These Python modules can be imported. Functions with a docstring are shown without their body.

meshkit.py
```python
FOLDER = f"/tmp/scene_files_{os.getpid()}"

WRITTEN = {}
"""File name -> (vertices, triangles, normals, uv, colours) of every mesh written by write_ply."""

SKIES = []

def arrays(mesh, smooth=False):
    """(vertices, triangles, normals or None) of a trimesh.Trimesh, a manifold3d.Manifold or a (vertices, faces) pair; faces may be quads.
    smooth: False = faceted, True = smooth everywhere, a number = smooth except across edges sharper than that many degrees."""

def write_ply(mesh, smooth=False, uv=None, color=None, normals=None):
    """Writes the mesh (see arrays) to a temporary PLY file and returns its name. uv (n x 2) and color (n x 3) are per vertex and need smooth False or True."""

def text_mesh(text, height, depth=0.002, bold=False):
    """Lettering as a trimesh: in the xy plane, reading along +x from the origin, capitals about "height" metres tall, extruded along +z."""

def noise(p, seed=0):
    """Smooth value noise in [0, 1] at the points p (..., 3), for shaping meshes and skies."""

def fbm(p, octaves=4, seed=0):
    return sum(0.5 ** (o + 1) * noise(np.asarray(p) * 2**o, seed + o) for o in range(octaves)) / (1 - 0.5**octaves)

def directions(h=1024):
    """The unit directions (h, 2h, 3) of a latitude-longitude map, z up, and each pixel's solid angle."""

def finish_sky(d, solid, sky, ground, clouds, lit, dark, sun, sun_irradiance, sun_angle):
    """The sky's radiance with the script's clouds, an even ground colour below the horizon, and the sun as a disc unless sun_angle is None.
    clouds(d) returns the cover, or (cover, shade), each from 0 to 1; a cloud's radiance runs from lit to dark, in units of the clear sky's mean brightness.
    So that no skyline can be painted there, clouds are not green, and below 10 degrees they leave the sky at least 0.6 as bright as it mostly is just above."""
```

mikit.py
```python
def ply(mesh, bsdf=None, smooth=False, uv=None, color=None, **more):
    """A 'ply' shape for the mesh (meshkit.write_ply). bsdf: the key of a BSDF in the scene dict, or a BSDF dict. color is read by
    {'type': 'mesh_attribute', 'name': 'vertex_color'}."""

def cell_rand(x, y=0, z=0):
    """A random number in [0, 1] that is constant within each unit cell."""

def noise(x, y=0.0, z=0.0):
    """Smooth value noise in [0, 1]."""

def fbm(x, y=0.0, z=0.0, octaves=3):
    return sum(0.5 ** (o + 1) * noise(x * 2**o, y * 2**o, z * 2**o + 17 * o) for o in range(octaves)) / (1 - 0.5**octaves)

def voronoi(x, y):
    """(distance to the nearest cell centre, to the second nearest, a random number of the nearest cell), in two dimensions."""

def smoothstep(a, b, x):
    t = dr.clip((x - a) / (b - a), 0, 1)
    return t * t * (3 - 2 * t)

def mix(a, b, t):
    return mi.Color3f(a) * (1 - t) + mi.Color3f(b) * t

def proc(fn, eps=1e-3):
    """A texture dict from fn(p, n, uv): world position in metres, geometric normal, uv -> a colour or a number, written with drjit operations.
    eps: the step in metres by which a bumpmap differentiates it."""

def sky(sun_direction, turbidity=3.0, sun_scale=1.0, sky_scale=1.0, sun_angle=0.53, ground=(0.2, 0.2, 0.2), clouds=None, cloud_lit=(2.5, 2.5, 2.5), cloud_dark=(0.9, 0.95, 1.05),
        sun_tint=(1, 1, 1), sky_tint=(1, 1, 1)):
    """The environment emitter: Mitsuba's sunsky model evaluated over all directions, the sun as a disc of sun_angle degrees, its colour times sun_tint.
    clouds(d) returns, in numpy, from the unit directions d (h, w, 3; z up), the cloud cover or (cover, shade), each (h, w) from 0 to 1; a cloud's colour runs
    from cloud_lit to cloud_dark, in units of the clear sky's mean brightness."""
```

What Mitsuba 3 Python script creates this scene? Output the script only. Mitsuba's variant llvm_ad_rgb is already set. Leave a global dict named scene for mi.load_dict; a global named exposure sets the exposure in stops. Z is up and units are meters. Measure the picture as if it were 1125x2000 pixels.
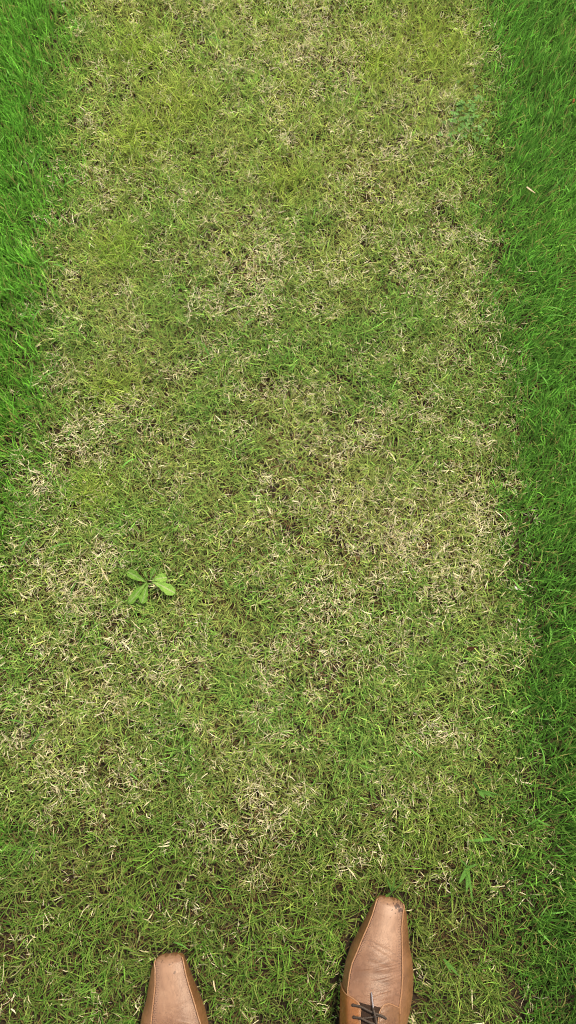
import math
import numpy as np
import trimesh
import drjit as dr
import mitsuba as mi
import mikit
from mikit import noise, fbm, smoothstep, mix
from meshkit import fbm as nfbm, noise as nnoise

T = mi.ScalarTransform4f
scene, labels = {}, {}
rng = np.random.default_rng(7)

# ------------------------------------------------------------------ camera, light, exposure
EYE = 1.30                                   # phone held 1.3 m above the lawn
PITCH = math.radians(75)                     # looking steeply down
scene['camera'] = {
    'type': 'perspective', 'fov': 2 * math.degrees(math.atan(562.5 / 1511)), 'fov_axis': 'x',
    'near_clip': 0.01, 'far_clip': 2000.0,
    'to_world': T().look_at([0, 0, EYE], [0, math.cos(PITCH), EYE - math.sin(PITCH)], [0, 1, 0])}
scene['sky'] = mikit.sky([0.35, 0.60, 0.95], turbidity=3, sun_scale=0.75, sun_angle=9, clouds=lambda d: 1.0,
                         cloud_lit=(2.5, 2.5, 2.5))
exposure = 2.1


def bsdf(name, d):
    scene[name] = {**d, 'id': name}


def tag(key, label=None, category=None, group=None, kind=None):
    labels[key] = {k: v for k, v in dict(label=label, category=category, group=group, kind=kind).items() if v}


_count = {}


def key_for(name):
    n = _count.get(name, -1) + 1
    _count[name] = n
    return name if n == 0 else f'{name}_{n:03d}'


# ------------------------------------------------------------------ where the lawn is healthy, dead, green, lime, bare (metres)
L_EDGE = [(-.47, -3), (-.486, -.428), (-.50, .004), (-.488, .21), (-.466, .343), (-.452, .483), (-.455, .682), (-.464, .896), (-.463, 1.128), (-.452, 1.29), (-.45, 1.447), (-.44, 4)]
R_EDGE = [(.375, -3), (.352, -.428), (.354, -.293), (.362, -.149), (.365, -.035), (.385, .084), (.378, .21), (.392, .343), (.403, .483), (.405, .631), (.392, .734), (.392, .841), (.395, .953), (.417, 1.128), (.423, 1.315), (.413, 1.447), (.42, 4)]
DEAD = '.061 1.339 .117|-.139 1.3 .063|-.003 1.137 .062|.177 1.018 .091|.291 1.089 .051|-.414 1.041 .061|-.415 .915 .049|-.07 .826 .068|-.155 .74 .067|.084 .782 .058|.304 .782 .039|-.419 .595 .056|-.375 .487 .073|-.423 .411 .054|-.188 .595 .033|-.086 .585 .047|-.304 .516 .055|.125 .506 .064|.07 .439 .054|.328 .535 .046|-.002 .401 .072|-.037 .3 .062|.3 .383 .045|.349 .318 .053|.208 .291 .079|.076 .265 .096|.266 .238 .048|-.313 .229 .052|-.42 .273 .053|-.412 .169 .05|-.309 .16 .069|.006 .186 .069|.032 .093 .076|-.194 .06 .042|-.344 .052 .05|-.42 -.036 .035|.1 .135 .068|.006 -.012 .058|.244 -.028 .041|.359 -.02 .033|-.356 -.113 .06|-.026 -.075 .049|-.05 -.151 .04|-.065 -.21 .032|-.246 -.059 .041|-.188 .346 .036|-.208 .401 .045|.051 1.418 .065|-.247 1.378 .053|.133 1.274 .063|.224 1.199 .052|-.117 .75 .048|.026 .782 .039|.211 .848 .049|.156 .636 .038|-.2 .212 .052|.396 .595 .033|.247 .585 .037'
GREEN = '-.131 .56 .042|-.162 .526 .041|-.223 .782 .048|-.304 .87 .078|.13 .687 .066|-.002 .646 .066|-.196 .337 .036|-.276 .337 .053|-.094 .052 .042|.112 -.044 .058|-.168 -.09 .057|-.192 -.18 .064|-.398 -.188 .072|-.453 .346 .045|.057 .926 .05|-.258 .926 .059|.225 .718 .057|.164 .575 .047|-.084 .467 .046|-.071 .212 .035|.178 .186 .06|.224 .085 .051|-.254 .247 .044|-.385 .383 .036|-.191 -.012 .05|.03 -.195 .048|.268 .439 .036|-.389 .687 .057|.311 .127 .06|.346 .028 .05'
LIME = '-.297 1.113 .082|.304 1.352 .117|-.316 .575 .056|-.308 1.339 .085|-.324 .87 .069|-.34 .383 .054|.175 1.287 .063|.226 -.224 .119|-.205 -.26 .118|-.355 -.33 .116|-.002 -.33 .116|.28 -.365 .092|.06 -.26 .079|-.002 1.018 .06|-.219 1.199 .083'
SOIL = '.296 .201 .012|.302 .111 .009|-.077 -.215 .01|-.002 .348 .012|-.201 1.402 .013|.079 .414 .013|-.393 .854 .014|-.426 .102 .012|.053 .053 .012|-.449 -.189 .011|.249 .04 .01|-.207 .136 .01|-.241 .212 .012|.025 .461 .011|.221 .569 .009|-.37 .442 .011|-.316 .788 .008|.044 .54 .009|-.12 .053 .01|.315 .944 .008|.151 .922 .014|-.4 .423 .013|-.043 1.122 .008|-.344 1.369 .009'


def spots(text):
    return np.array([[float(v) for v in s.split()] for s in text.split('|')])


def blobs(text, x, y, soft=0.75):
    out = np.zeros_like(x)
    for a, b, r in spots(text):
        out += np.exp(-((x - a) ** 2 + (y - b) ** 2) / (soft * r) ** 2)
    return out


def nz(x, y, f, seed=0, octaves=3):
    return nfbm(np.stack([x * f, y * f, np.zeros_like(x) + .37], -1), octaves, seed)


def sst(a, b, x):
    t = np.clip((x - a) / (b - a), 0, 1)
    return t * t * (3 - 2 * t)


def field_strip(x, y):
    """1 on the yellowed strip, 0 on the healthy lawn either side."""
    w = (nz(x, y, 7, 1) - .5) * .11 + (nz(x, y, 30, 2) - .5) * .09
    le = np.interp(y, [p[1] for p in L_EDGE], [p[0] for p in L_EDGE])
    re = np.interp(y, [p[1] for p in R_EDGE], [p[0] for p in R_EDGE])
    k = 1 + .25 * sst(.5, -.2, y)              # the edge frays wider in the near part
    return sst(-.10, .085, x - le + w) * sst(-.085 * k, .07 * k, re - x + w)


def field_dead(x, y):
    back = sst(-.42, -.12, y) * .75 + .25
    return np.clip(blobs(DEAD, x, y, 1.0) * .21 + .12 + (nz(x, y, 7, 3) - .42) * .8 * back + (nz(x, y, 34, 4) - .5) * 2.5, 0, 1.3) * (1 - .6 * np.clip(blobs(GREEN, x, y), 0, 1)) * (1 - .55 * np.clip(blobs(LIME, x, y), 0, 1)) * back


def field_brown(x, y):
    """Where the turf has thinned to brown thatch."""
    b = blobs('.07 .26 .17|.0 .44 .1|.02 .08 .1|.13 .5 .06|-.03 -.15 .05|.2 .3 .08|-.41 .12 .05|.07 1.34 .08|.18 1.02 .07|-.08 .83 .06', x, y)
    return np.clip(b, 0, 1) * sst(.1, .85, nz(x, y, 24, 8))


def field_bare(x, y):
    b = np.zeros_like(x)
    for a, c, r in spots(SOIL):
        r = r * .8
        b = np.maximum(b, 1 - sst(.55, 1.1, np.hypot((x - a) / 1.25, y - c) / r + (nz(x, y, 120, 5) - .5) * .6))
    mid = np.exp(-((x - .06) / .22) ** 2 - ((y - .22) / .4) ** 2)
    return np.maximum(b, sst(.66, .74, nz(x, y, 45, 6) + .05 * mid) * .85)


# ------------------------------------------------------------------ ground
def axis_lines(lo, hi, step):
    core = np.arange(lo, hi + 1e-6, step)
    far = np.array([.3, .8, 1.6, 3, 6, 12, 25, 50, 100, 200])
    return np.concatenate([lo - far[::-1], core, hi + far])


gx, gy = np.meshgrid(axis_lines(-1.2, 1.2, .008), axis_lines(-1.1, 2.2, .008))
near = np.clip(1.4 - np.maximum(np.abs(gx), np.abs(gy - .55) * .7), 0, .3) / .3


def soil_height(x, y):
    return (nz(x, y, 5, 11) - .5) * .012 + (nz(x, y, 35, 12) - .5) * .011 + (nz(x, y, 120, 13, 2) - .5) * .006 - .006


gz = soil_height(gx, gy) * np.clip(near, 0, 1)
n0, n1 = gx.shape
ii = np.arange(n0 * n1).reshape(n0, n1)
gf = np.concatenate([np.stack([ii[:-1, :-1], ii[:-1, 1:], ii[1:, 1:]], -1).reshape(-1, 3), np.stack([ii[:-1, :-1], ii[1:, 1:], ii[1:, :-1]], -1).reshape(-1, 3)])


def soil_colour(p, n, uv):
    a = fbm(p.x * 30, p.y * 30, 0.5, 3)
    b = noise(p.x * 260, p.y * 260, 3.0)
    c = mix((.016, .011, .007), (.045, .031, .020), a)
    c = mix(c, (.09, .07, .045), smoothstep(.78, .95, b) * .6)
    r = dr.maximum(dr.abs(p.x), dr.abs(p.y - .5))
    return mix(c, mix((.035, .075, .014), (.07, .11, .03), fbm(p.x * 3, p.y * 3, 1.0, 4)), smoothstep(2.6, 3.4, r))


bsdf('soil_material', {'type': 'principled', 'base_color': mikit.proc(soil_colour), 'roughness': .95, 'specular': .2})
scene['ground'] = mikit.ply((np.stack([gx.ravel(), gy.ravel(), gz.ravel()], -1), gf), 'soil_material', smooth=True)
tag('ground', 'dark brown damp soil showing through gaps in the thinned lawn', kind='structure')


# ------------------------------------------------------------------ grass blades
def blades(x, y, z, length, width, az, e0, e1, twist, colour, tip, segs=3, base_pale=0.0):
    """One ribbon per blade: elevation runs from e0 at the root to e1 at the tip, azimuth turns by twist. Returns vertices, faces, colours."""
    n = len(x)
    P = np.zeros((n, segs + 1, 3))
    P[:, 0] = np.stack([x, y, z], -1)
    side = np.zeros((n, segs + 1, 3))
    roll = rng.normal(0, .55, n)
    for k in range(segs + 1):
        f = k / segs
        e, a = e0 + (e1 - e0) * f, az + twist * f
        d = np.stack([np.cos(e) * np.cos(a), np.cos(e) * np.sin(a), np.sin(e)], -1)
        s = np.stack([-np.sin(a), np.cos(a), 0 * a], -1)
        u = np.cross(d, s)
        r = roll * (1 - .5 * f)
        side[:, k] = s * np.cos(r)[:, None] + u * np.sin(r)[:, None]
        if k < segs:
            P[:, k + 1] = P[:, k] + d * (length / segs)[:, None]
    P[:, :, 2] = np.maximum(P[:, :, 2], .0015 + z[:, None] * .5)
    prof = {2: [.85, 1.0, .0], 3: [.8, 1.0, .72, .0], 4: [.75, 1, .9, .6, 0]}[segs]
    m = 2 * segs + 1
    V = np.zeros((n, m, 3))
    C = np.zeros((n, m, 3))
    for k in range(segs):
        h = side[:, k] * (width * prof[k] / 2)[:, None]
        V[:, 2 * k], V[:, 2 * k + 1] = P[:, k] - h, P[:, k] + h
        f = (k / segs) ** 1.5
        C[:, 2 * k] = C[:, 2 * k + 1] = colour * (1 - f) + tip * f
    V[:, m - 1], C[:, m - 1] = P[:, segs], tip
    if base_pale:
        C[:, 0:2] = C[:, 0:2] * (1 - base_pale) + np.array([.22, .22, .10]) * base_pale
    F = []
    for k in range(segs - 1):
        F += [[2 * k, 2 * k + 1, 2 * k + 3], [2 * k, 2 * k + 3, 2 * k + 2]]
    F.append([2 * segs - 2, 2 * segs - 1, 2 * segs])
    F = (np.array(F)[None] + (np.arange(n) * m)[:, None, None]).reshape(-1, 3)
    return V.reshape(-1, 3), F, C.reshape(-1, 3)


def join(parts):
    at, V, F, C = 0, [], [], []
    for v, f, c in parts:
        V.append(v), F.append(f + at), C.append(c)
        at += len(v)
    return np.vstack(V), np.vstack(F), np.vstack(C)


bsdf('blade_material', {'type': 'principledthin', 'base_color': {'type': 'mesh_attribute', 'name': 'vertex_color'},
                        'roughness': .36, 'diff_trans': .4, 'eta': 1.45})
bsdf('straw_material', {'type': 'principledthin', 'base_color': {'type': 'mesh_attribute', 'name': 'vertex_color'},
                        'roughness': .6, 'diff_trans': .35, 'eta': 1.35})


def add_grass(key, parts, material, label, category='grass'):
    v, f, c = join(parts)
    scene[key] = mikit.ply((v, f), material, smooth=True, color=np.clip(c, 0, 1))
    tag(key, label, category, kind='stuff')


U = lambda a, b, n: rng.uniform(a, b, n)


def scatter(box, per_m2, keep, thin=True):
    x0, x1, y0, y1 = box
    n = int(per_m2 * (x1 - x0) * (y1 - y0))
    x, y = U(x0, x1, n), U(y0, y1, n)
    k = keep(x, y) * (np.where((np.abs(x) > .72) | (y > 1.56), .7, 1) if thin else 1) > rng.random(n)
    return x[k], y[k]


def tufts(box, per_m2, keep, size, spread):
    """Tuft centres, each giving a handful of blades that lean out from it. Returns root x, y, azimuth and the tuft's index."""
    cx, cy = scatter(box, per_m2, keep)
    k = rng.integers(size[0], size[1] + 1, len(cx))
    who = np.repeat(np.arange(len(cx)), k)
    r, a = spread * np.sqrt(rng.random(len(who))), U(0, 2 * np.pi, len(who))
    return cx[who] + r * np.cos(a), cy[who] + r * np.sin(a), a + rng.normal(0, .6, len(who)), who


def vary(base, who, n, tuft=.18, blade=.12):
    """Colour per blade: a tone per tuft and a smaller one per blade."""
    g = np.exp(rng.normal(0, tuft, (who.max() + 1 if len(who) else 1, 1)))[who] * np.exp(rng.normal(0, blade, (n, 1)))
    return base * g


# shoes stand here (toe point, heading to the right of +y in radians, mirrored)
SHOES = [((.1539, -.2605), math.radians(10.85), False), ((-.1755, -.3375), math.radians(-5.5), True)]
O_T = np.array([0, .0012, .003, .005, .0085, .0181, .0366, .0573, .0755, .0972, .1207, .14, .17, .20, .24, .28, .298, .308, .312])
O_L = np.array([-.004, -.0135, -.0180, -.0200, -.0208, -.0252, -.0315, -.0395, -.0462, -.0505, -.0512, -.0505, -.046, -.041, -.036, -.033, -.026, -.016, -.004])
O_R = np.array([.007, .0155, .0195, .0220, .0245, .0297, .0345, .0392, .0463, .0517, .0537, .0528, .048, .042, .037, .034, .027, .017, .004])


def shoe_local(x, y, shoe):
    (tx, ty), h, mirrored = shoe
    dx, dy = x - tx, y - ty
    t = -(dx * math.sin(h) + dy * math.cos(h))
    s = dx * math.cos(h) - dy * math.sin(h)
    return t, -s if mirrored else s


def under_shoe(x, y, m=0.0):
    out = np.zeros(len(x), bool)
    for s in SHOES:
        t, u = shoe_local(x, y, s)
        out |= (t > -m) & (t < .312 + m) & (u > np.interp(t, O_T, O_L) - m) & (u < np.interp(t, O_T, O_R) + m)
    return out


WEED = (-.233, .223)


def trim_for(x, y, length):
    """Blades pressed down or cut short under the weed's leaves, shorter where they would poke through a shoe."""
    d = np.hypot(x - WEED[0], y - WEED[1])
    return length * np.where(d < .045, .75, 1.0)


def finish(x, y, *arrays):
    ok = ~under_shoe(x, y, .0015)
    return [a[ok] for a in (x, y) + arrays]


def lean_from_shoes(x, y, az):
    """Blades beside a shoe lean away from it."""
    az = az.copy()
    for s in SHOES:
        t, u = shoe_local(x, y, s)
        l, r = np.interp(t, O_T, O_L), np.interp(t, O_T, O_R)
        mid = (l + r) / 2
        h = s[1]
        sg = np.where(u > mid, 1, -1) * (-1 if s[2] else 1)
        near = (t > .006) & (t < .32) & (u > l - .022) & (u < r + .022)
        out = np.arctan2(-math.sin(h) * sg, math.cos(h) * sg)
        az = np.where(near, out + rng.normal(0, .75, len(x)), az)
        front = (t > -.022) & (t <= .006) & (np.abs(u) < .03)
        az = np.where(front, np.pi / 2 - h + rng.normal(0, .8, len(x)), az)
    return az


FULL = (-.95, .95, -.62, 1.72)               # built blade by blade
# --- healthy lawn, left and right of the strip
x, y, az, who = tufts(FULL, 12000, lambda x, y: 1 - field_strip(x, y), (5, 9), .012)
n = len(x)
lean = np.where(x > 0, .75, 1.9) + (nz(x, y, 4, 21) - .5) * 3.5
az = np.where(rng.random(n) < .72, lean + rng.normal(0, .6, n), az)
length = U(.022, .048, n) * (.85 + .35 * nz(x, y, 6, 22)) * (.62 + .38 * sst(.75, .05, field_strip(x, y)))
base = np.array([.104, .28, .034]) * np.interp(y, [-.45, .1, .9], [.74, .92, 1.25])[:, None] * (1 - .35 * nz(x, y, 3, 23)[:, None]) + np.array([.040, .055, .004]) * (nz(x, y, 11, 24) ** 2)[:, None]  # darkens towards the viewer: body shade and lens falloff put into the green
col = vary(base, who, n, .28, .32) + np.array([0.006, 0, .008]) * (x > 0)[:, None]
old = rng.random(n) < .07
col = np.where(old[:, None], np.array([.38, .36, .12]) * U(.5, 1.2, n)[:, None], col)
x, y, az, length, col = finish(x, y, az, length, col)
n = len(x)
e0 = U(.75, 1.45, n)
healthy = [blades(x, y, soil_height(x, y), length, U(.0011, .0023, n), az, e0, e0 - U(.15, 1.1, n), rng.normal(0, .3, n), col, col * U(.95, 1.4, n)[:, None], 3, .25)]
# a few broad pale blades lying across it
x, y = scatter(FULL, 420, lambda x, y: 1 - field_strip(x, y) * .97)
n = len(x)
col = np.array([.13, .31, .06]) * np.exp(rng.normal(0, .25, (n, 1)))
x, y, col = finish(x, y, col)
n = len(x)
healthy.append(blades(x, y, np.full(n, .006), U(.025, .05, n), U(.0022, .0036, n), U(0, 6.28, n), U(.5, .9, n), U(-.3, .2, n), rng.normal(0, .5, n), col, col * 1.1, 4))
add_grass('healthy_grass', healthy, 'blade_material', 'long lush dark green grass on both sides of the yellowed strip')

# --- stressed strip: short thin living blades
x, y, az, who = tufts(FULL, 19500, lambda x, y: field_strip(x, y) * (1 - .93 * field_bare(x, y)) * (1 - .40 * sst(-.02, -.3, y)) * (1 - .45 * field_brown(x, y)) * (1 - .42 * np.clip(field_dead(x, y), 0, 1)), (3, 7), .0075)
n = len(x)
g, l = np.clip(blobs(GREEN, x, y), 0, 1.2), np.clip(blobs(LIME, x, y), 0, 1.2)
greenness = np.clip(.46 + .12 * sst(.0, -.4, y) + .42 * g + (nz(x, y, 9, 31) - .5) * 1.3 + rng.normal(0, .26, len(x)) + (rng.random(who.max() + 1)[who] - .5) * .7, 0, 1)[:, None]
yellow = np.array([.34, .40, .11])
grn = np.array([.145, .31, .055])
base = yellow * (1 - greenness) + grn * greenness
near_shade_tone = sst(.05, -.3, y)[:, None]  # near grass turns olive, with shade from the standing body mixed into its colour
base = base * (1 - near_shade_tone) + (np.array([.195, .245, .06]) * (1 - greenness) + np.array([.085, .21, .03]) * greenness) * near_shade_tone
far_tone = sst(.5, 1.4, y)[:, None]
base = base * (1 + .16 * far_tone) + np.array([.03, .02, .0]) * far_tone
lw = .5 * np.clip(l, 0, 1)[:, None] * (1 - near_shade_tone * .8)
base = base * (1 - lw) + np.array([.31, .42, .045]) * lw
edge = (1 - field_strip(x, y))[:, None]
base = base * (1 - .8 * edge) + np.array([.10, .26, .032]) * .8 * edge
col = vary(base, who, n, .22, .28)
length = trim_for(x, y, U(.014, .034, n) * (1 + .35 * np.clip(l, 0, 1) + .3 * np.clip(g, 0, 1)) * (.85 + .4 * nz(x, y, 8, 33)))
az = lean_from_shoes(x, y, az)
x, y, az, length, col, greenness = finish(x, y, az, length, col, greenness)
n = len(x)
e0 = U(.2, 1.35, n)
tipc = np.where(rng.random((n, 1)) < .25, col * .4 + np.array([.42, .36, .17]) * .6, col * 1.15)
# blades that bend over the edges of the shoes
ex, ey, ea = [], [], []
for s in SHOES:
    (tx, ty), h, mir = s
    for q in range(130):
        t = U(-.002, .17, 1)[0]
        left = rng.random() < .5
        u = (np.interp(t, O_T, O_L) - U(.001, .006, 1)[0]) if left else (np.interp(t, O_T, O_R) + U(.001, .006, 1)[0])
        if t < .004:
            u, t = U(-.018, .02, 1)[0], -U(.001, .006, 1)[0]
        sg = -1 if mir else 1
        ex.append(tx - t * math.sin(h) + sg * u * math.cos(h))
        ey.append(ty - t * math.cos(h) - sg * u * math.sin(h))
        inward = (0 if left else math.pi) if not mir else (math.pi if left else 0)
        ea.append((inward if t > 0 else -math.pi / 2) - h + rng.normal(0, .9))
ex, ey, ea = np.array(ex), np.array(ey), np.array(ea)
m = len(ex)
ec = np.array([.16, .28, .05]) * np.exp(rng.normal(0, .3, (m, 1)))
ec = np.where(rng.random((m, 1)) < .2, np.array([.5, .45, .25]), ec)
over = blades(ex, ey, soil_height(ex, ey), U(.020, .036, m), U(.0009, .0017, m), ea, U(1.2, 1.5, m), U(.3, .9, m), rng.normal(0, .5, m), ec, ec * 1.1, 3)
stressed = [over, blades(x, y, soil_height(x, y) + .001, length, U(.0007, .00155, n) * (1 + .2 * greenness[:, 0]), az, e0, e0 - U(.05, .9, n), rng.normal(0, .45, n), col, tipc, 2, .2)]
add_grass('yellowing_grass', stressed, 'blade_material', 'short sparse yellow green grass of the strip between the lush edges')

# --- dead straw: cream curled blades, and a brown thatch lying under everything
dead_keep = lambda x, y: np.clip(field_strip(x, y), 0, 1) * np.clip(.03 + field_dead(x, y), 0, 1.15) / 1.15 * (1 - .8 * field_bare(x, y))
x, y, az, who = tufts(FULL, 18500, dead_keep, (2, 7), .009)
n = len(x)
tone = rng.random((who.max() + 1, 1))[who] * .6 + rng.random((n, 1)) * .4
col = np.array([.36, .325, .13]) * (1 - tone) + np.array([.86, .80, .58]) * tone
col *= np.exp(rng.normal(0, .15, (n, 1)))
length = U(.006, .020, n) * np.where(rng.random(n) < .08, 1.5, 1)
az = lean_from_shoes(x, y, az)
x, y, az, length, col = finish(x, y, az, length, col)
n = len(x)
e0 = U(-.1, .95, n)
straw = [blades(x, y, soil_height(x, y) + U(.002, .014, n), length, U(.0006, .00125, n) * np.where(rng.random(n) < .1, 1.8, 1), az, e0, e0 - U(-.3, 1.0, n), rng.normal(0, .6, n), col, col * 1.1, 2)]
x, y = scatter(FULL, 20000, lambda x, y: np.clip(field_strip(x, y) + .12, 0, 1) * (1 - .9 * field_bare(x, y)))
n = len(x)
t = rng.random((n, 1))
br = field_brown(x, y)[:, None]
col = ((np.array([.045, .028, .014]) * (1 - t) + np.array([.16, .115, .05]) * t) * (1 - br) + (np.array([.10, .052, .025]) * (1 - t) + np.array([.30, .215, .10]) * t) * br) * np.exp(rng.normal(0, .25, (n, 1)))
x, y, col = finish(x, y, col)
n = len(x)
straw.append(blades(x, y, soil_height(x, y) + U(.001, .006, n), U(.012, .032, n), U(.0008, .0016, n), U(0, 6.28, n), U(-.1, .35, n), U(-.4, .1, n), rng.normal(0, .9, n), col, col, 2))
add_grass('dead_straw', straw, 'straw_material', 'cream coloured dead grass bleached to straw scattered over the strip')

# --- lawn beyond the built area: patches repeated as instances
def patch(size, strip):
    box = (-size / 2, size / 2, -size / 2, size / 2)
    one = lambda x, y: np.ones_like(x)
    parts = []
    if strip:
        x, y, az, who = tufts(box, 11000, one, (3, 7), .010)
        n = len(x)
        gr = rng.random((who.max() + 1, 1))[who]
        col = vary(yellow * (1 - gr) + grn * gr, who, n)
        e0 = U(.15, 1.25, n)
        parts.append(blades(x, y, np.full(n, .0), U(.013, .032, n), U(.0011, .002, n), az, e0, e0 - U(.2, 1.2, n), rng.normal(0, .9, n), col, col * 1.15, 2))
        x, y = scatter(box, 16000, one)
        n = len(x)
        t = rng.random((n, 1)) ** 2
        col = np.array([.16, .14, .05]) * (1 - t) + np.array([.8, .72, .5]) * t
        parts.append(blades(x, y, U(.002, .012, n), U(.01, .03, n), U(.001, .002, n), U(0, 6.28, n), U(-.1, .6, n), U(-.4, .1, n), rng.normal(0, .9, n), col, col, 2))
    else:
        x, y, az, who = tufts(box, 6000, one, (5, 9), .011)
        n = len(x)
        col = vary(np.array([.095, .25, .03]), who, n, .24, .24)
        e0 = U(.75, 1.45, n)
        parts.append(blades(x, y, np.zeros(n), U(.026, .054, n), U(.0018, .003, n), np.where(rng.random(n) < .5, .9 + rng.normal(0, .7, n), az), e0, e0 - U(.3, 1.15, n), rng.normal(0, .5, n), col, col * 1.15, 2, .25))
    v, f, c = join(parts)
    return mikit.ply((v, f), 'blade_material', smooth=True, color=np.clip(c, 0, 1))


PS = .45
scene['lawn_patch_source'] = {'type': 'shapegroup', 'patch': patch(PS + .02, False)}
scene['strip_patch_source'] = {'type': 'shapegroup', 'patch': patch(PS + .02, True)}
n_lawn = n_strip = 0
cols = [FULL[0] - PS * (i + .5) for i in range(6)] + [FULL[1] + PS * (i + .5) for i in range(6)]
rows = [FULL[2] - PS * (j + .5) for j in range(5)] + [FULL[3] + PS * (j + .5) for j in range(4)]
spots_beyond = [(X, FULL[2] + (j + .5) * (FULL[3] - FULL[2]) / 6) for X in cols for j in range(6)]
spots_beyond += [(X, Y) for X in cols + [FULL[0] + (i + .5) * (FULL[1] - FULL[0]) / 5 for i in range(5)] for Y in rows]
for X, Y in spots_beyond:
    if True:
        strip = -.4 < X < .35
        if strip:
            n_strip += 1
            key, src = f'yellowing_grass_beyond__{n_strip:03d}', 'strip_patch_source'
        else:
            n_lawn += 1
            key, src = f'healthy_grass_beyond__{n_lawn:03d}', 'lawn_patch_source'
        scene[key] = {'type': 'instance', 'shapegroup': {'type': 'ref', 'id': src},
                      'to_world': T().translate([X, Y, -.004]).rotate([0, 0, 1], float(rng.integers(4) * 90))}
tag('healthy_grass_beyond', 'lush green lawn continuing past the edges of the view', 'grass', kind='stuff')
tag('yellowing_grass_beyond', 'yellowed strip of lawn continuing ahead and behind past the view', 'grass', kind='stuff')


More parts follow.
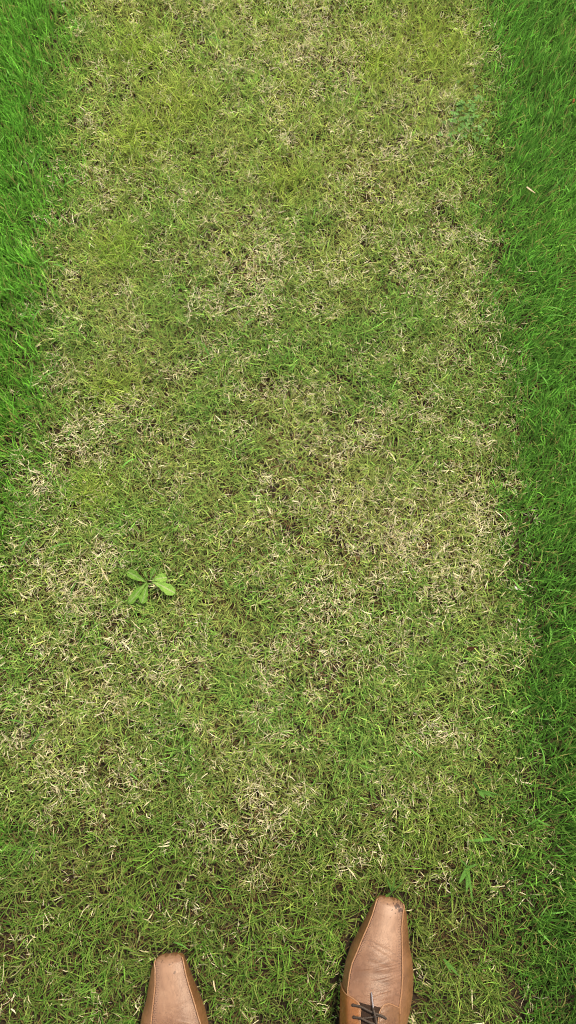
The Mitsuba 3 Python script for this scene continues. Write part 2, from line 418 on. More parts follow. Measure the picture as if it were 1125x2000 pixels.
# ------------------------------------------------------------------ shoes
def leather(name, low, high, dirt, perforated, rough=.48, creased=.3):
    def colour(p, n, uv):
        x, t = (uv.x - .5) * .1, uv.y * .1          # local metres: across, back from the toe
        a = fbm(x * 55, t * 40, 1.7, 4)
        c = mix(low, high, smoothstep(.25, .75, a))
        streak = noise(x * 500 + 40 * noise(x * 60, t * 60, 5.), t * 90, 3.)
        c = mix(c, mi.Color3f(low) * .72, smoothstep(.55, .95, streak) * .28)
        if perforated:
            d, _, _ = mikit.voronoi(x * 520, t * 520)
            # two rows of punched holes inside each seam
            px, pt = x * 480, t * 480
            row = dr.floor(pt)
            fx = px + .5 * (row - 2 * dr.floor(row / 2))
            fx = fx - dr.floor(fx) - .5
            ft = pt - row - .5
            hole = 1 - smoothstep(.22, .36, dr.sqrt(fx * fx + ft * ft))
            lft = dr.select(t < .03, -.0235 - (t - .004) * .19, -.0284 - (t - .03) * .28)
            rgt = .0212 + dr.maximum(t - .035, 0) * .14
            band = dr.maximum((1 - smoothstep(.004, .010, x - lft)), (1 - smoothstep(.004, .009, rgt - x)))
            band = band * (1 - smoothstep(.075, .10, t))
            c = mix(c, (.055, .028, .016), hole * band * .8)
        if perforated:                    # toe pale, vamp darker and redder, crease shade painted as dark lines
            c = mix(c, mi.Color3f(c.x * .70, c.y * .62, c.z * .56), smoothstep(.030, .095, t + (fbm(x * 60, t * 60, 4., 3) - .5) * .05))
            for t0, k_, w in ((.064, .25, .0010), (.0715, .32, .0009), (.079, .05, .0009), (.094, -.18, .0035), (.104, -.10, .0022), (.111, .12, .0012)):
                q = (t - t0 - k_ * x - (noise(x * 160, t0 * 900, 1.) - .5) * .005) / w
                c = mix(c, mi.Color3f(low) * .38, dr.exp(-q * q) * creased * smoothstep(.25, .7, noise(x * 70, t0 * 3000, 6.)))
            c = mix(c, (.42, .28, .19), smoothstep(.62, .85, fbm(x * 130, t * 90, 8., 4)) * .12)
        for dx, dt, r, k in dirt:
            q = dr.sqrt(dr.square(x - dx) + dr.square(t - dt)) / r + (fbm(x * 420, t * 420, 2.2, 3) - .5) * 1.9
            c = mix(c, (.045, .022, .016), (1 - smoothstep(.45, .8, q)) * k)
        edge = (1 - smoothstep(.0003, .0022, t + (fbm(x * 300, 1., 2., 2) - .5) * .004))
        c = mix(c, (.10, .042, .014), edge * .75)
        return c

    def height(p, n, uv):
        x, t = (uv.x - .5) * .1, uv.y * .1
        return fbm(x * 700, t * 700, .3, 2) * .5 + noise(x * 120 + t * 160, t * 520 + x * 160, 9.) * smoothstep(.05, .09, t) * 1.2

    inner = {'type': 'principled', 'base_color': mikit.proc(colour), 'roughness': rough, 'specular': .5}
    bsdf(name, {'type': 'bumpmap', 'arbitrary': mikit.proc(height, eps=4e-4), 'scale': .00035, 'bsdf': inner})


leather('tan_leather_right', (.205, .110, .064), (.305, .178, .112), [(.011, .006, .007, .9), (.016, .012, .004, .8), (.004, .013, .0022, .7), (.009, .017, .002, .6), (-.004, .007, .0015, .6), (.002, .023, .0014, .5)], True)
leather('tan_leather_left', (.205, .110, .064), (.305, .178, .112), [(-.008, .020, .003, .6), (-.001, .010, .002, .5), (.010, .005, .004, .5), (-.006, .008, .0015, .5)], True, creased=.0)
leather('side_leather', (.130, .061, .025), (.205, .100, .044), [(.044, .078, .0012, .8), (.047, .1, .001, .7), (-.04, .05, .002, .5), (.05, .115, .0012, .6), (-.03, .03, .003, .4)], False, .45)
leather('quarter_leather', (.19, .068, .017), (.27, .108, .030), [(.02, .15, .001, .5), (-.04, .14, .001, .5)], False, .42)
bsdf('edge_leather', {'type': 'principled', 'base_color': {'type': 'rgb', 'value': (.30, .155, .075)}, 'roughness': .4, 'specular': .5})
bsdf('groove_leather', {'type': 'principled', 'base_color': {'type': 'rgb', 'value': (.05, .022, .010)}, 'roughness': .7})
bsdf('sole_rubber', {'type': 'principled', 'base_color': {'type': 'rgb', 'value': (.035, .022, .014)}, 'roughness': .7})


def lace_colour(p, n, uv):
    w = noise(p.x * 900 + p.y * 1300, p.y * 900 - p.x * 1300, p.z * 1200)
    return mix((.022, .015, .011), (.085, .062, .047), w)


bsdf('lace_cotton', {'type': 'principled', 'base_color': mikit.proc(lace_colour), 'roughness': .6, 'specular': .4})
bsdf('tongue_leather', {'type': 'principled', 'base_color': {'type': 'rgb', 'value': (.030, .017, .011)}, 'roughness': .8, 'specular': .2})
bsdf('aglet_metal', {'type': 'roughconductor', 'material': 'Cr', 'alpha': .2, 'specular_reflectance': {'type': 'rgb', 'value': (.45, .44, .43)}})
bsdf('lining_cloth', {'type': 'twosided', 'b': {'type': 'principled', 'base_color': {'type': 'rgb', 'value': (.07, .045, .03)}, 'roughness': .9}})

S_LT = np.array([0, .0012, .003, .005, .0085, .0255, .0411, .061, .0757, .0906, .1042, .1217, .14, .17, .20, .25, .29, .312])
S_L = np.array([-.0038, -.0131, -.0175, -.0192, -.0203, -.0238, -.0284, -.0352, -.0395, -.0445, -.0462, -.0462, -.043, -.037, -.031, -.028, -.022, -.003])
S_RT = np.array([0, .0012, .003, .005, .0077, .015, .0345, .0634, .0905, .1114, .1273, .15, .17, .20, .25, .29, .312])
S_R = np.array([.0067, .0150, .0188, .0208, .0214, .0204, .0206, .0248, .0285, .0295, .0288, .029, .030, .031, .028, .022, .003])
Z_T = np.array([0, .0015, .004, .008, .02, .05, .09, .13, .16, .20, .25, .30, .312])
Z_S = np.array([.0115, .0200, .0250, .0285, .0325, .0400, .050, .060, .070, .082, .074, .088, .088])      # height of the seams
Z_C = np.array([.0140, .0225, .0280, .0325, .0375, .0460, .0585, .0720, .0830, .0960, .10, .10, .10])     # height of the crown
NW, NP = 9, 17


def section(t):
    """Points across the upper at distance t behind the toe: left wall, panel, right wall."""
    i = lambda T_, V_: float(np.interp(t, T_, V_))
    xl, xr, sl, sr = i(O_T, O_L), i(O_T, O_R), i(S_LT, S_L), i(S_RT, S_R)
    zs, zc = i(Z_T, Z_S), i(Z_T, Z_C)
    u = np.linspace(0, 1, NW)[:, None]

    def wall(xo, xs):
        p0, p1, p2 = np.array([xo * .985, .010]), np.array([xo * 1.02, zs * .72]), np.array([xs, zs])
        return (1 - u) ** 2 * p0 + 2 * u * (1 - u) * p1 + u ** 2 * p2

    v = np.linspace(0, 1, NP)
    ax = sl + (sr - sl) * v
    az = zs + (zc - zs) * (1 - np.abs(2 * v - 1) ** 2.2)
    # creases across the ball of the foot
    for t0, k, d, w in ((.064, .25, .0009, .0022), (.071, .32, .0010, .0025), (.093, -.18, .0022, .0055), (.104, -.10, .0016, .005), (.085, .12, .0007, .002)):
        az = az - .55 * d * np.exp(-((t - t0 - k * ax) / w) ** 2) * np.sin(np.pi * v) ** .7
    return wall(xl, sl), np.stack([ax, az], -1), wall(xr, sr)[::-1]


def grid_mesh(P):
    a, b = P.shape[:2]
    i = np.arange(a * b).reshape(a, b)
    f = np.concatenate([np.stack([i[:-1, :-1], i[1:, :-1], i[1:, 1:]], -1).reshape(-1, 3), np.stack([i[:-1, :-1], i[1:, 1:], i[:-1, 1:]], -1).reshape(-1, 3)])
    return P.reshape(-1, 3), f


def tube_mesh(points, radius, sides=8, fine=4):
    p = np.asarray(points, float)
    s = np.linspace(0, 1, len(p))
    if fine > 1 and len(p) > 2:
        from scipy.interpolate import CubicSpline
        p = CubicSpline(s, p)(np.linspace(0, 1, (len(p) - 1) * fine + 1))
    r = np.broadcast_to(radius, (len(p),)) if np.ndim(radius) == 0 else np.interp(np.linspace(0, 1, len(p)), np.linspace(0, 1, len(radius)), radius)
    d = np.gradient(p, axis=0)
    d /= np.linalg.norm(d, axis=1, keepdims=True) + 1e-12
    ref = np.where(np.abs(d[:, 2:]) < .9, [0, 0, 1.], [1., 0, 0])
    a = np.cross(d, ref)
    a /= np.linalg.norm(a, axis=1, keepdims=True) + 1e-12
    b = np.cross(a, d)
    g = np.arange(sides) * 2 * np.pi / sides
    V = p[:, None] + r[:, None, None] * (np.cos(g)[None, :, None] * a[:, None] + np.sin(g)[None, :, None] * b[:, None])
    k = np.arange(len(p) * sides).reshape(len(p), sides)
    kn = np.roll(k, -1, 1)
    f = np.concatenate([np.stack([k[:-1], kn[1:], kn[:-1]], -1).reshape(-1, 3), np.stack([k[:-1], k[1:], kn[1:]], -1).reshape(-1, 3)])
    V = V.reshape(-1, 3)
    V = np.vstack([V, p[0], p[-1]])
    e = len(V)
    f = np.vstack([f, np.stack([k[0], kn[0], np.full(sides, e - 2)], -1), np.stack([kn[-1], k[-1], np.full(sides, e - 1)], -1)])
    return V, f


STN = np.unique(np.round(np.concatenate([np.linspace(0, .004, 9), np.linspace(.004, .02, 11), np.linspace(.02, .2, 91), np.linspace(.2, .312, 34)]), 5))
SEC = [section(t) for t in STN]


def as3(t, xz):
    return np.stack([xz[:, 0], np.full(len(xz), -t), xz[:, 1]], -1)


WALL_L = np.array([as3(t, s[0]) for t, s in zip(STN, SEC)])
PANEL = np.array([as3(t, s[1]) for t, s in zip(STN, SEC)])
WALL_R = np.array([as3(t, s[2]) for t, s in zip(STN, SEC)])
AROUND = np.concatenate([WALL_L[:, :-1], PANEL, WALL_R[:, 1:]], 1)     # the whole section, (station, point, xyz)


def surf(t, q):
    """Point and outward normal on the upper at distance t and parameter q (0..1 across the whole section)."""
    m = AROUND.shape[1] - 1

    def at(t, q):
        i = np.clip(np.interp(t, STN, np.arange(len(STN))), 0, len(STN) - 1.001)
        j = np.clip(np.asarray(q) * m, 0, m - .001)
        a, b = i.astype(int), j.astype(int)
        f, g = (i - a)[..., None], (j - b)[..., None]
        return (AROUND[a, b] * (1 - f) + AROUND[a + 1, b] * f) * (1 - g) + (AROUND[a, b + 1] * (1 - f) + AROUND[a + 1, b + 1] * f) * g

    t, q = np.broadcast_arrays(np.asarray(t, float), np.asarray(q, float))
    dt, dq = at(t + .002, q) - at(t - .002, q), at(t, np.minimum(q + .02, 1)) - at(t, np.maximum(q - .02, 0))
    n = np.cross(dt, dq)
    n /= np.linalg.norm(n, axis=-1, keepdims=True) + 1e-12
    n *= np.where(n[..., 2:] < -.05, -1, 1)
    return at(t, q), n


def q_of(t, x):
    """The parameter q at which the section at t has plan position x (on the upper half)."""
    row = AROUND[int(np.argmin(np.abs(STN - t)))]
    lo = int(np.argmin(row[:, 0]))
    hi = int(np.argmax(row[:, 0]))
    return float(np.interp(x, row[lo:hi + 1, 0], np.arange(lo, hi + 1))) / (AROUND.shape[1] - 1)


def on(t, x, lift=.0):
    p, n = surf(np.array([t]), np.array([q_of(t, x)]))
    return (p + n * lift)[0]


def shell(ts, q0, q1, thick, m=14):
    """A leather piece lying on the upper over the stations ts, from q0 to q1 across, with a folded edge all round."""
    ts = np.asarray(ts)
    q = q0[:, None] + (q1 - q0)[:, None] * np.linspace(0, 1, m)[None]
    t = np.repeat(ts[:, None], m, 1)
    p, n = surf(t, q)
    top = p + n * thick
    P = np.pad(top, ((1, 1), (1, 1), (0, 0)), mode='edge')
    low = np.pad(p - n * .0006, ((1, 1), (1, 1), (0, 0)), mode='edge')
    P[0], P[-1], P[:, 0], P[:, -1] = low[0], low[-1], low[:, 0], low[:, -1]
    return P


def build_shoe(name, place, mirrored, top_material, label):
    root = key_for(name)
    (tx, ty), h, _ = place
    M = T().translate([tx, ty, 0]).rotate([0, 0, 1], -math.degrees(h))
    tag(root, label, 'shoe')

    def put(part, mesh, material, smooth=40, metric_uv=True, note=None):
        v, f = np.array(mesh[0], float), np.array(mesh[1])
        uv = np.stack([v[:, 0] * 10 + .5, -v[:, 1] * 10], -1) if metric_uv else None
        if mirrored:
            v = v * [-1, 1, 1]
            f = f[:, ::-1]
        k = f'{root}__{part}'
        if k in scene:
            i = 1
            while f'{k}_{i:03d}' in scene:
                i += 1
            k = f'{k}_{i:03d}'
        if metric_uv:
            smooth = True
        scene[k] = mikit.ply((v, f), material, smooth=smooth, uv=uv, to_world=M)
        if note:
            tag(k, note)
        return k

    last = int(np.searchsorted(STN, .165))
    put('toe_panel', grid_mesh(PANEL[:last + 1]), top_material, note='pale scuffed tan top panel with punched dots along its seams')
    put('side_wall', grid_mesh(WALL_L), 'side_leather')
    put('side_wall', grid_mesh(WALL_R), 'side_leather')
    # raised piping along both seams, with a dark groove inside it
    k0, k1 = int(np.searchsorted(STN, .004)), int(np.searchsorted(STN, .131))
    k2 = int(np.searchsorted(STN, .1305))
    for edge, kk, sgn, off in ((WALL_L[:, -1], k1, 1, 0), (WALL_R[:, 0], k2, -1, 0)):
        line = edge[k0:kk]
        put('piping', tube_mesh(line + [-.0004 * sgn, 0, .0003], .0011, fine=1), 'edge_leather', metric_uv=False)
        put('seam_groove', tube_mesh(line + [.0012 * sgn, 0, .0002], .00055, fine=1), 'groove_leather', metric_uv=False)
    # sole
    o = np.concatenate([np.stack([O_L, -O_T], -1), np.stack([O_R, -O_T], -1)[::-1]])
    from shapely.geometry import Polygon
    sole = Polygon(o).buffer(-.0012, join_style=1).simplify(.0002)
    s = trimesh.creation.extrude_polygon(sole, .0115, engine='earcut')
    s.apply_translation([0, 0, .0005])
    put('sole', (s.vertices, s.faces), 'sole_rubber', metric_uv=False)
    # quarters: the two lace flaps that carry on round the heel
    ts = np.concatenate([np.linspace(.1290, .139, 12), np.linspace(.141, .20, 28)])
    xe = np.interp(ts, [.1290, .1302, .1320, .1345, .139, .16, .20], [-.046, -.038, -.0325, -.0285, -.0262, -.0238, -.022])
    q1 = np.array([q_of(t, x) for t, x in zip(ts, xe)])
    P = shell(ts, np.zeros_like(q1), q1, .0018)
    put('quarter', grid_mesh(P), 'quarter_leather', note='orange brown lace flap on the inner side')
    rim = [P[1, j] for j in range(1, P.shape[1] - 1)] + [P[i, -2] for i in range(2, P.shape[0] - 1)]
    put('edge_trim', tube_mesh(np.array(rim), .0009, fine=1), 'edge_leather', metric_uv=False)
    ts = np.concatenate([np.linspace(.1268, .1356, 12), np.linspace(.1376, .20, 28)])
    xe = np.interp(ts, [.1268, .1278, .1298, .1336, .1406, .153, .20], [.011, .007, .004, .001, -.0015, -.001, .0015])
    q0 = np.array([q_of(t, x) for t, x in zip(ts, xe)])
    xo = np.interp(ts, [.1268, .1281, .1311, .153, .20], [.0135, .019, .0285, .031, .031])
    q1 = np.array([q_of(t, x) for t, x in zip(ts, xo)])
    P = shell(ts, q0, q1, .0018)
    put('quarter', grid_mesh(P), 'side_leather', note='tan lace flap on the outer side')
    rim = [P[i, 1] for i in range(P.shape[0] - 2, 1, -1)] + [P[1, j] for j in range(1, P.shape[1] - 1)] + [P[i, -2] for i in range(2, 14)]
    put('edge_trim', tube_mesh(np.array(rim), .0008, fine=1), 'edge_leather', metric_uv=False)
    # tongue between the flaps
    ts = np.linspace(.132, .205, 30)
    q0 = np.array([q_of(t, -.029) for t in ts])
    q1 = np.array([q_of(t, .006) for t in ts])
    put('tongue', grid_mesh(shell(ts, q0, q1, .0006)), 'tongue_leather', metric_uv=False)
    # laces
    rows = [(.1375, -.0360, .1425, .0072), (.1505, -.0330, .1535, .0060), (.163, -.0310, .165, .0070), (.176, -.030, .178, .008)]
    for i, (ta, xa, tb, xb) in enumerate(rows):
        pts = [on(ta + .0006, xa - .0012, -.0005), on(ta, xa + .0016, .0032), on(ta * .75 + tb * .25 - .002, xa * .75 + xb * .25, .0040), on((ta + tb) / 2 - .001, (xa + xb) / 2, .0046), on(ta * .25 + tb * .75 - .001, xa * .25 + xb * .75, .0040), on(tb, xb - .001, .0032), on(tb + .001, xb + .0012, -.0005)]
        put('lace', tube_mesh(pts, .0016, fine=5), 'lace_cotton', metric_uv=False)
        if i < 3:
            tc, xc = rows[i + 1][0], -.0255
            pts = [on(tc + .001, -.027, .0012), on(tc - .002, -.021, .0020), on((tb + tc) / 2 - .001, -.012, .0026), on(tb, -.003, .0022), on(tb, .001, .0010)]
            put('lace', tube_mesh(pts, .0014, fine=5), 'lace_cotton', metric_uv=False)
        eye = on(ta + .0004, xa - .0004, .0021)
        ring = [eye + [.0019 * math.cos(a), .0019 * math.sin(a), 0] for a in np.linspace(0, 2 * math.pi, 13)]
        put('eyelet', tube_mesh(ring, .0005, fine=1), 'groove_leather', metric_uv=False)
    # loose lace end with its metal tip lying over the vamp
    tail = [on(.1565, -.0015, .004), on(.1525, -.0035, .0072), on(.147, -.0055, .0085), on(.1405, -.0083, .0098), on(.135, -.0102, .0062)]
    put('lace_end', tube_mesh(tail, .0014, fine=6), 'lace_cotton', metric_uv=False)
    a, b = on(.135, -.0102, .0062), on(.119, -.0140, .0030)
    put('lace_tip', tube_mesh([a, a * .6 + b * .4, b * .97 + a * .03, b], [.0013, .0013, .0012, .0006], fine=3), 'aglet_metal', metric_uv=False, note='grey metal tip of the lace')
    # collar, lining and insole behind the tongue
    ks = int(np.searchsorted(STN, .19))
    rim = np.concatenate([WALL_L[ks:, -1], WALL_R[ks:, 0][::-1]])
    put('collar', tube_mesh(rim, .003, fine=1), 'quarter_leather', metric_uv=False)
    inn = lambda W: W * [.93, 1, 1] - [0, 0, .001]
    a, b = grid_mesh(inn(WALL_L[ks:])), grid_mesh(inn(WALL_R[ks:]))
    put('lining', (np.vstack([a[0], b[0]]), np.vstack([a[1], b[1] + len(a[0])])), 'lining_cloth', metric_uv=False)
    ins = trimesh.creation.extrude_polygon(Polygon(o).buffer(-.004), .004, engine='earcut')
    ins.apply_translation([0, 0, .014])
    put('insole', (ins.vertices, ins.faces), 'lining_cloth', metric_uv=False)


build_shoe('leather_shoe', SHOES[0], False, 'tan_leather_right', 'tan leather shoe with dark brown laces and dirt on its square toe')
build_shoe('leather_shoe', SHOES[1], True, 'tan_leather_left', 'tan leather shoe further back, cut off by the frame before its laces show')


# ------------------------------------------------------------------ weeds and small things on the lawn
def leaf_colour(p, n, uv):
    rib = 1 - smoothstep(.03, .10, dr.abs(uv.x - .5))
    vein = noise(uv.y * 16 + dr.abs(uv.x - .5) * 9, uv.x * 3, 2.)
    c = mix((.105, .25, .032), (.18, .34, .06), fbm(p.x * 160, p.y * 160, 1., 3))
    c = mix(c, (.25, .44, .10), smoothstep(.55, .85, vein) * .45)
    return mix(c, (.30, .38, .17), rib * .8)


def pale_leaf_colour(p, n, uv):
    rib = 1 - smoothstep(.03, .10, dr.abs(uv.x - .5))
    c = mix((.18, .38, .055), (.29, .47, .11), fbm(p.x * 160, p.y * 160, 1., 3))
    return mix(c, (.45, .50, .26), rib * .85)


for nm, fn in (('leaf_material', leaf_colour), ('pale_leaf_material', pale_leaf_colour)):
    bsdf(nm, {'type': 'principledthin', 'base_color': mikit.proc(fn), 'roughness': .4, 'diff_trans': .5, 'eta': 1.45})


def leaf_mesh(length, width, az, rise, droop, fold, wave, seed, base=(0, 0, 0)):
    """A spoon-shaped leaf: narrow stalk, rounded end, folded along the midrib, wavy margin."""
    k, m = 22, 9
    s = np.linspace(0, 1, k)
    w = width / 2 * np.interp(s, [0, .12, .3, .5, .7, .85, .95, 1], [.16, .2, .5, .82, 1, .9, .55, .05])
    z = length * (rise * s - droop * s ** 2)
    u = np.linspace(-1, 1, m)
    r = np.random.default_rng(seed)
    ph = r.uniform(0, 6, 3)
    X = (s * length)[:, None] + 0 * u
    Yy = w[:, None] * u[None] * (1 + .07 * np.sin(s * 26 + ph[0])[:, None] * np.abs(u)) + (length * .05 * np.sin(s * 3 + ph[2]))[:, None]
    Z = z[:, None] + fold * w[:, None] * np.abs(u)[None] + wave * np.sin(s * 17 + ph[1])[:, None] * (u ** 2 * np.sign(u))[None]
    c, d = math.cos(az), math.sin(az)
    P = np.stack([base[0] + X * c - Yy * d, base[1] + X * d + Yy * c, base[2] + Z], -1)
    v, f = grid_mesh(P)
    return v, f, np.stack([(0 * s[:, None] + u * .5 + .5).ravel(), (s[:, None] + 0 * u).ravel()], -1)


root = key_for('broadleaf_weed')
tag(root, 'low rosette weed with rounded green leaves, left of centre in the yellowed strip', 'weed')
for i, (L, W, a, rise, droop, fold, mat, note) in enumerate([
        (.039, .015, 158, .15, .14, .40, 'leaf_material', None), (.046, .0145, 224, .25, .28, .28, 'leaf_material', None),
        (.034, .0155, 249, .05, .05, .12, 'leaf_material', None), (.044, .0185, -21, .22, .20, .12, 'pale_leaf_material', 'pale green leaf with a light midrib pointing right'),
        (.026, .016, 20, .15, .25, .25, 'pale_leaf_material', 'yellowish curled leaf'), (.020, .009, 66, .75, .2, .9, 'leaf_material', 'small leaf folded upright'), (.016, .005, 115, .6, .2, .8, 'leaf_material', 'small leaf folded upright')]):
    a = math.radians(a)
    v, f, uv = leaf_mesh(L, W, a, rise, droop, fold, .0012, 100 + i, (WEED[0] + .004 * math.cos(a), WEED[1] + .004 * math.sin(a), .011))
    k = f'{root}__leaf' if i == 0 else f'{root}__leaf_{i:03d}'
    scene[k] = mikit.ply((v, f), mat, smooth=True, uv=uv)
    if note:
        tag(k, note)

BROAD = np.array([.10, .23, .045])


def sprout(name, loc, blades_, label):
    root = key_for(name)
    tag(root, label, 'grass sprout')
    for i, (L, W, a, e0, e1) in enumerate(blades_):
        a = math.radians(a)
        col = np.array([BROAD]) * (1 + .1 * rng.normal())
        v, f, c = blades(np.array([loc[0]]), np.array([loc[1]]), np.array([loc[2] if len(loc) > 2 else .014]), np.array([L]), np.array([W]), np.array([a]), np.array([e0]), np.array([e1]), np.array([.15 * rng.normal()]), col, col * 1.1, 4)
        k = f'{root}__blade' if i == 0 else f'{root}__blade_{i:03d}'
        scene[k] = mikit.ply((v, f), 'blade_material', smooth=True, color=c)


sprout('grass_sprout', (.275, -.219, .016), [(.028, .007, -125, .25, -.1), (.036, .0065, -94, .2, -.1), (.050, .004, -86, .2, -.1), (.024, .003, 132, .6, .1), (.032, .003, 78, .5, .1), (.018, .004, 20, .4, 0), (.026, .002, -45, .3, -.2)], 'bright broad bladed grass sprout spread like a star, above and right of the laced shoe')
sprout('grass_sprout', (.300, -.108, .016), [(.026, .005, -20, .25, -.1), (.032, .0035, -8, .25, -.1), (.040, .0035, -14, .2, -.1), (.014, .006, -60, .3, 0), (.020, .006, 130, .4, .0)], 'broad bladed grass sprout with blades lying to the right beside the lush edge')
sprout('grass_sprout', (.318, -.178, .014), [(.042, .0055, 186, .15, -.05), (.03, .003, -50, .2, -.1), (.03, .003, 150, .4, .1)], 'broad green blade lying leftwards, between the other sprouts beside the lush right edge')
sprout('grass_sprout', (.232, -.345, .014), [(.034, .0045, -45, .2, -.05), (.022, .003, -60, .3, -.1)], 'wide green blade lying close beside outer edge of right shoe')
sprout('grass_sprout', (.158, -.254, .012), [(.028, .0035, 215, .35, .1), (.026, .003, 45, .5, .1), (.03, .003, 80, .7, .3), (.03, .003, 110, .7, .3)], 'green blades curving round the tip of the laced shoe')

# small-leaved clover patch on the right edge, near the top
x, y = rng.normal(0, .025, 130), rng.normal(0, .034, 130)
k = nz(x, y, 35, 51) > .42
x, y = x[k] + .357, y[k] + 1.155
parts = []
for i, (a, b) in enumerate(zip(x, y)):
    z, s, turn = .009 + .012 * rng.random(), U(.0038, .006, 1)[0], rng.random() * 6.28
    col = np.array([.135, .27, .075]) * math.exp(rng.normal(0, .22))
    for j in range(3):
        q = turn + j * 2.094
        tl = .25 * rng.normal()
        ring = [[0, 0, 0]] + [[s * (.55 + .5 * math.cos(g)), s * .42 * math.sin(g), s * .3 * tl * (1 + math.cos(g))] for g in np.linspace(-math.pi, math.pi, 8)[:-1]]
        ring = np.array(ring)
        ring[0] = [s * .55, 0, -s * .06 + s * .3 * tl]
        R = np.array([[math.cos(q), -math.sin(q), 0], [math.sin(q), math.cos(q), 0], [0, 0, 1]])
        v = ring @ R.T + [a, b, z]
        f = np.array([[0, m, m % 7 + 1] for m in range(1, 8)])
        parts.append((v, f, np.tile(col, (8, 1))))
add_grass('clover_patch', parts, 'blade_material', 'patch of small grey green clover leaves at the right edge of the strip', 'clover')


def straw_piece(name, loc, length, width, az, label, category, colour, curl=.3, e0=.1):
    k = key_for(name)
    c = np.array([colour])
    one = lambda v: np.array([v])
    v, f, cc = blades(one(loc[0]), one(loc[1]), one(loc[2]), one(length), one(width), one(math.radians(az)), one(e0), one(-e0), one(curl), c, c, 4)
    # give the dry piece a thickness
    V = np.vstack([v + [0, 0, .0005], v - [0, 0, .0005]])
    scene[k] = mikit.ply((V, np.vstack([f, f[:, ::-1] + len(v)])), 'straw_material', smooth=True, color=np.vstack([cc, cc]))
    tag(k, label, category)


CREAM = (.62, .52, .34)
straw_piece('straw_stalk', (-.314, .246, .02), .034, .0022, -62, 'pale straw stalk lying just left of the rosette weed', 'straw', CREAM, .1)
straw_piece('straw_stalk', (.457, .985, .03), .022, .003, -50, 'cream straw bit lying alone in the lush grass on the right', 'straw', CREAM, .3)
straw_piece('straw_stalk', (-.110, -.372, .02), .016, .0022, -80, 'short pale straw bit standing beside the shoe without visible laces', 'straw', CREAM, .3)
straw_piece('dry_leaf', (.564, 1.178, .032), .010, .004, 70, 'tiny orange dry leaf in the lush grass at the upper right edge', 'leaf', (.25, .09, .035))
straw_piece('petal', (.3785, .214, .022), .007, .0045, -60, 'small white petal lying at the right edge of the strip', 'petal', (.52, .50, .46), .0)
straw_piece('petal', (.3795, .160, .022), .007, .0025, -70, 'narrow white petal below the wider one at the strip edge', 'petal', (.52, .50, .46), .4)
straw_piece('dry_leaf', (.294, .1105, .012), .018, .008, 12, 'dark brown dead leaf curled in the grass near the right edge', 'leaf', (.055, .03, .016), .1, .15)

# ------------------------------------------------------------------ the person who stands in the shoes and holds the phone (behind and above the view)
import manifold3d as m3


def chain(bones, detail=.014, rounds=12):
    """One continuous surface from tapered bones: each bone is the hull of the balls at its two joints."""
    ball = lambda c, r: m3.Manifold.sphere(r, 20).translate([float(v) for v in c])
    solid = m3.Manifold.batch_boolean([m3.Manifold.batch_hull([ball(a, ra), ball(b, rb)]) for a, ra, b, rb in bones], m3.OpType.Add)
    mm = solid.refine_to_length(detail).to_mesh()
    t = trimesh.Trimesh(mm.vert_properties[:, :3], mm.tri_verts, process=True)
    trimesh.smoothing.filter_taubin(t, iterations=rounds)
    return t


bsdf('denim', {'type': 'principled', 'base_color': mikit.proc(lambda p, n, uv: mix((.020, .028, .05), (.04, .055, .09), noise(p.x * 700 + p.y * 500, p.z * 700))), 'roughness': .9})
bsdf('knit', {'type': 'principled', 'base_color': mikit.proc(lambda p, n, uv: mix((.05, .05, .055), (.08, .08, .085), noise(p.x * 500, p.y * 500, p.z * 500))), 'roughness': .95})
bsdf('skin', {'type': 'principled', 'base_color': {'type': 'rgb', 'value': (.48, .28, .20)}, 'roughness': .5})
bsdf('hair_dark', {'type': 'principled', 'base_color': {'type': 'rgb', 'value': (.04, .025, .015)}, 'roughness': .6})
bsdf('eye_white', {'type': 'principled', 'base_color': {'type': 'rgb', 'value': (.7, .68, .65)}, 'roughness': .2})
bsdf('lip', {'type': 'principled', 'base_color': {'type': 'rgb', 'value': (.38, .16, .13)}, 'roughness': .5})
bsdf('black_plastic', {'type': 'principled', 'base_color': {'type': 'rgb', 'value': (.02, .02, .02)}, 'roughness': .3})


def foot_at(shoe, t):
    (tx, ty), h, _ = shoe
    return np.array([tx - t * math.sin(h), ty - t * math.cos(h)])


person = key_for('person')
tag(person, 'person in dark clothes standing in the tan shoes and holding the phone', 'person')
ank = {1: foot_at(SHOES[0], .245), -1: foot_at(SHOES[1], .245)}
hip_y = float((ank[1][1] + ank[-1][1]) / 2) + .0
legs, arms, skin = [], [], []
for s in (1, -1):
    a = np.array([*ank[s], .115])
    knee = np.array([s * .13, hip_y + .03, .50])
    hip = np.array([s * .095, hip_y, .93])
    legs += [(a, .052, knee, .062), (knee, .064, hip, .095), (hip, .1, (s * .05, hip_y - .02, 1.0), .11)]
    sh, el, wr = np.array([s * .185, hip_y - .02, 1.43]), np.array([s * .235, hip_y + .10, 1.16]), np.array([s * .10, -.075, 1.325])
    arms += [(sh, .062, el, .048), (el, .046, el * .25 + wr * .75, .034), ((s * .06, hip_y - .02, 1.40), .09, sh, .066)]
    skin += [(el * .3 + wr * .7, .027, wr, .024)]
    palm = np.array([s * .082, -.030, 1.345])
    skin += [(wr, .022, palm, .021), (wr + [0, 0, -.012], .018, palm + [0, .012, -.006], .017)]
    for k, (dy, L) in enumerate(((.03, .062), (.01, .068), (-.01, .064), (-.028, .05))):
        root_ = palm + [0, dy, .008]
        mid = root_ + np.array([-s * .018, .006, .030]) * L / .06
        tip = mid + np.array([-s * .030, .003, .004]) * L / .06
        skin += [(root_, .0092, mid, .0085), (mid, .0085, tip, .0072)]
    skin += [(palm + [0, .005, -.008], .011, palm + [-s * .010, .034, .006], .0095), (palm + [-s * .010, .034, .006], .0095, palm + [-s * .026, .045, .014], .008)]
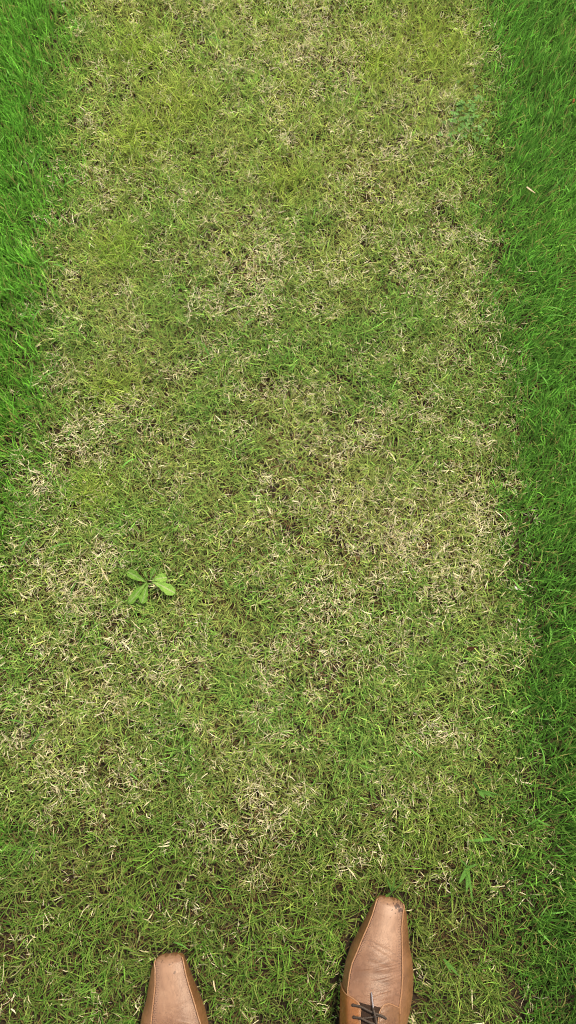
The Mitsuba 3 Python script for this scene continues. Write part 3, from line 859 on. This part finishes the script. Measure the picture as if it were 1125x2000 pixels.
nk = np.array([0, hip_y - .01, 1.50])
hd = np.array([0, hip_y + .055, 1.655])
skin += [(nk - [0, 0, .08], .06, nk + [0, .02, .05], .054), (nk + [0, .02, .05], .054, hd, .076), (hd, .078, hd + [0, -.025, .035], .088), (hd + [0, .03, -.05], .05, hd + [0, .05, -.075], .03),
         (hd + [0, .075, .0], .013, hd + [0, .10, -.028], .014)]
for s in (1, -1):
    skin += [(hd + [s * .077, -.01, .012], .012, hd + [s * .080, -.014, -.022], .010)]
torso = [((0, hip_y - .015, 1.0), .125, (0, hip_y - .02, 1.22), .12), ((s_ := .05, hip_y - .02, 1.22), .115, (.08, hip_y - .02, 1.38), .11), ((-.05, hip_y - .02, 1.22), .115, (-.08, hip_y - .02, 1.38), .11), ((0, hip_y - .015, .95), .12, (0, hip_y - .015, 1.05), .125)]
scene[f'{person}__trousers'] = mikit.ply(chain(legs), 'denim', smooth=True)
scene[f'{person}__jumper'] = mikit.ply(chain(arms + torso), 'knit', smooth=True)
scene[f'{person}__body'] = mikit.ply(chain(skin, .005, 8), 'skin', smooth=True)
scene[f'{person}__hair'] = mikit.ply(chain([(hd + [0, -.04, .055], .083, hd + [0, -.05, .0], .08), (hd + [0, .02, .075], .06, hd + [0, -.04, .06], .082)]), 'hair_dark', smooth=True)
for s_ in (1, -1):
    e = trimesh.creation.icosphere(subdivisions=2, radius=.011)
    e.apply_translation(hd + [s_ * .031, .066, .012])
    scene[f'{person}__eye' + ('' if s_ == 1 else '_001')] = mikit.ply(e, 'eye_white', smooth=True)
    p_ = trimesh.creation.icosphere(subdivisions=2, radius=.0055)
    p_.apply_translation(hd + [s_ * .031, .0735, .009])
    scene[f'{person}__eye' + ('' if s_ == 1 else '_001') + '__iris'] = mikit.ply(p_, 'hair_dark', smooth=True)
scene[f'{person}__mouth'] = mikit.ply(tube_mesh([hd + [x_, .079 - 12 * x_ * x_, -.056] for x_ in (-.022, -.011, 0, .011, .022)], [.002, .0045, .0045, .002]), 'lip', smooth=True)
ph = trimesh.creation.box([.158, .078, .008])
phone = key_for('phone')
c_, s_ = math.cos(PITCH), math.sin(PITCH)
scene[phone] = mikit.ply(ph, 'black_plastic', to_world=T().look_at([0, -c_ * .016, EYE + s_ * .016], [0, 0, EYE], [1, 0, 0]) @ T().rotate([0, 0, 1], 90))
tag(phone, 'black phone held over the lawn in both hands', 'phone')
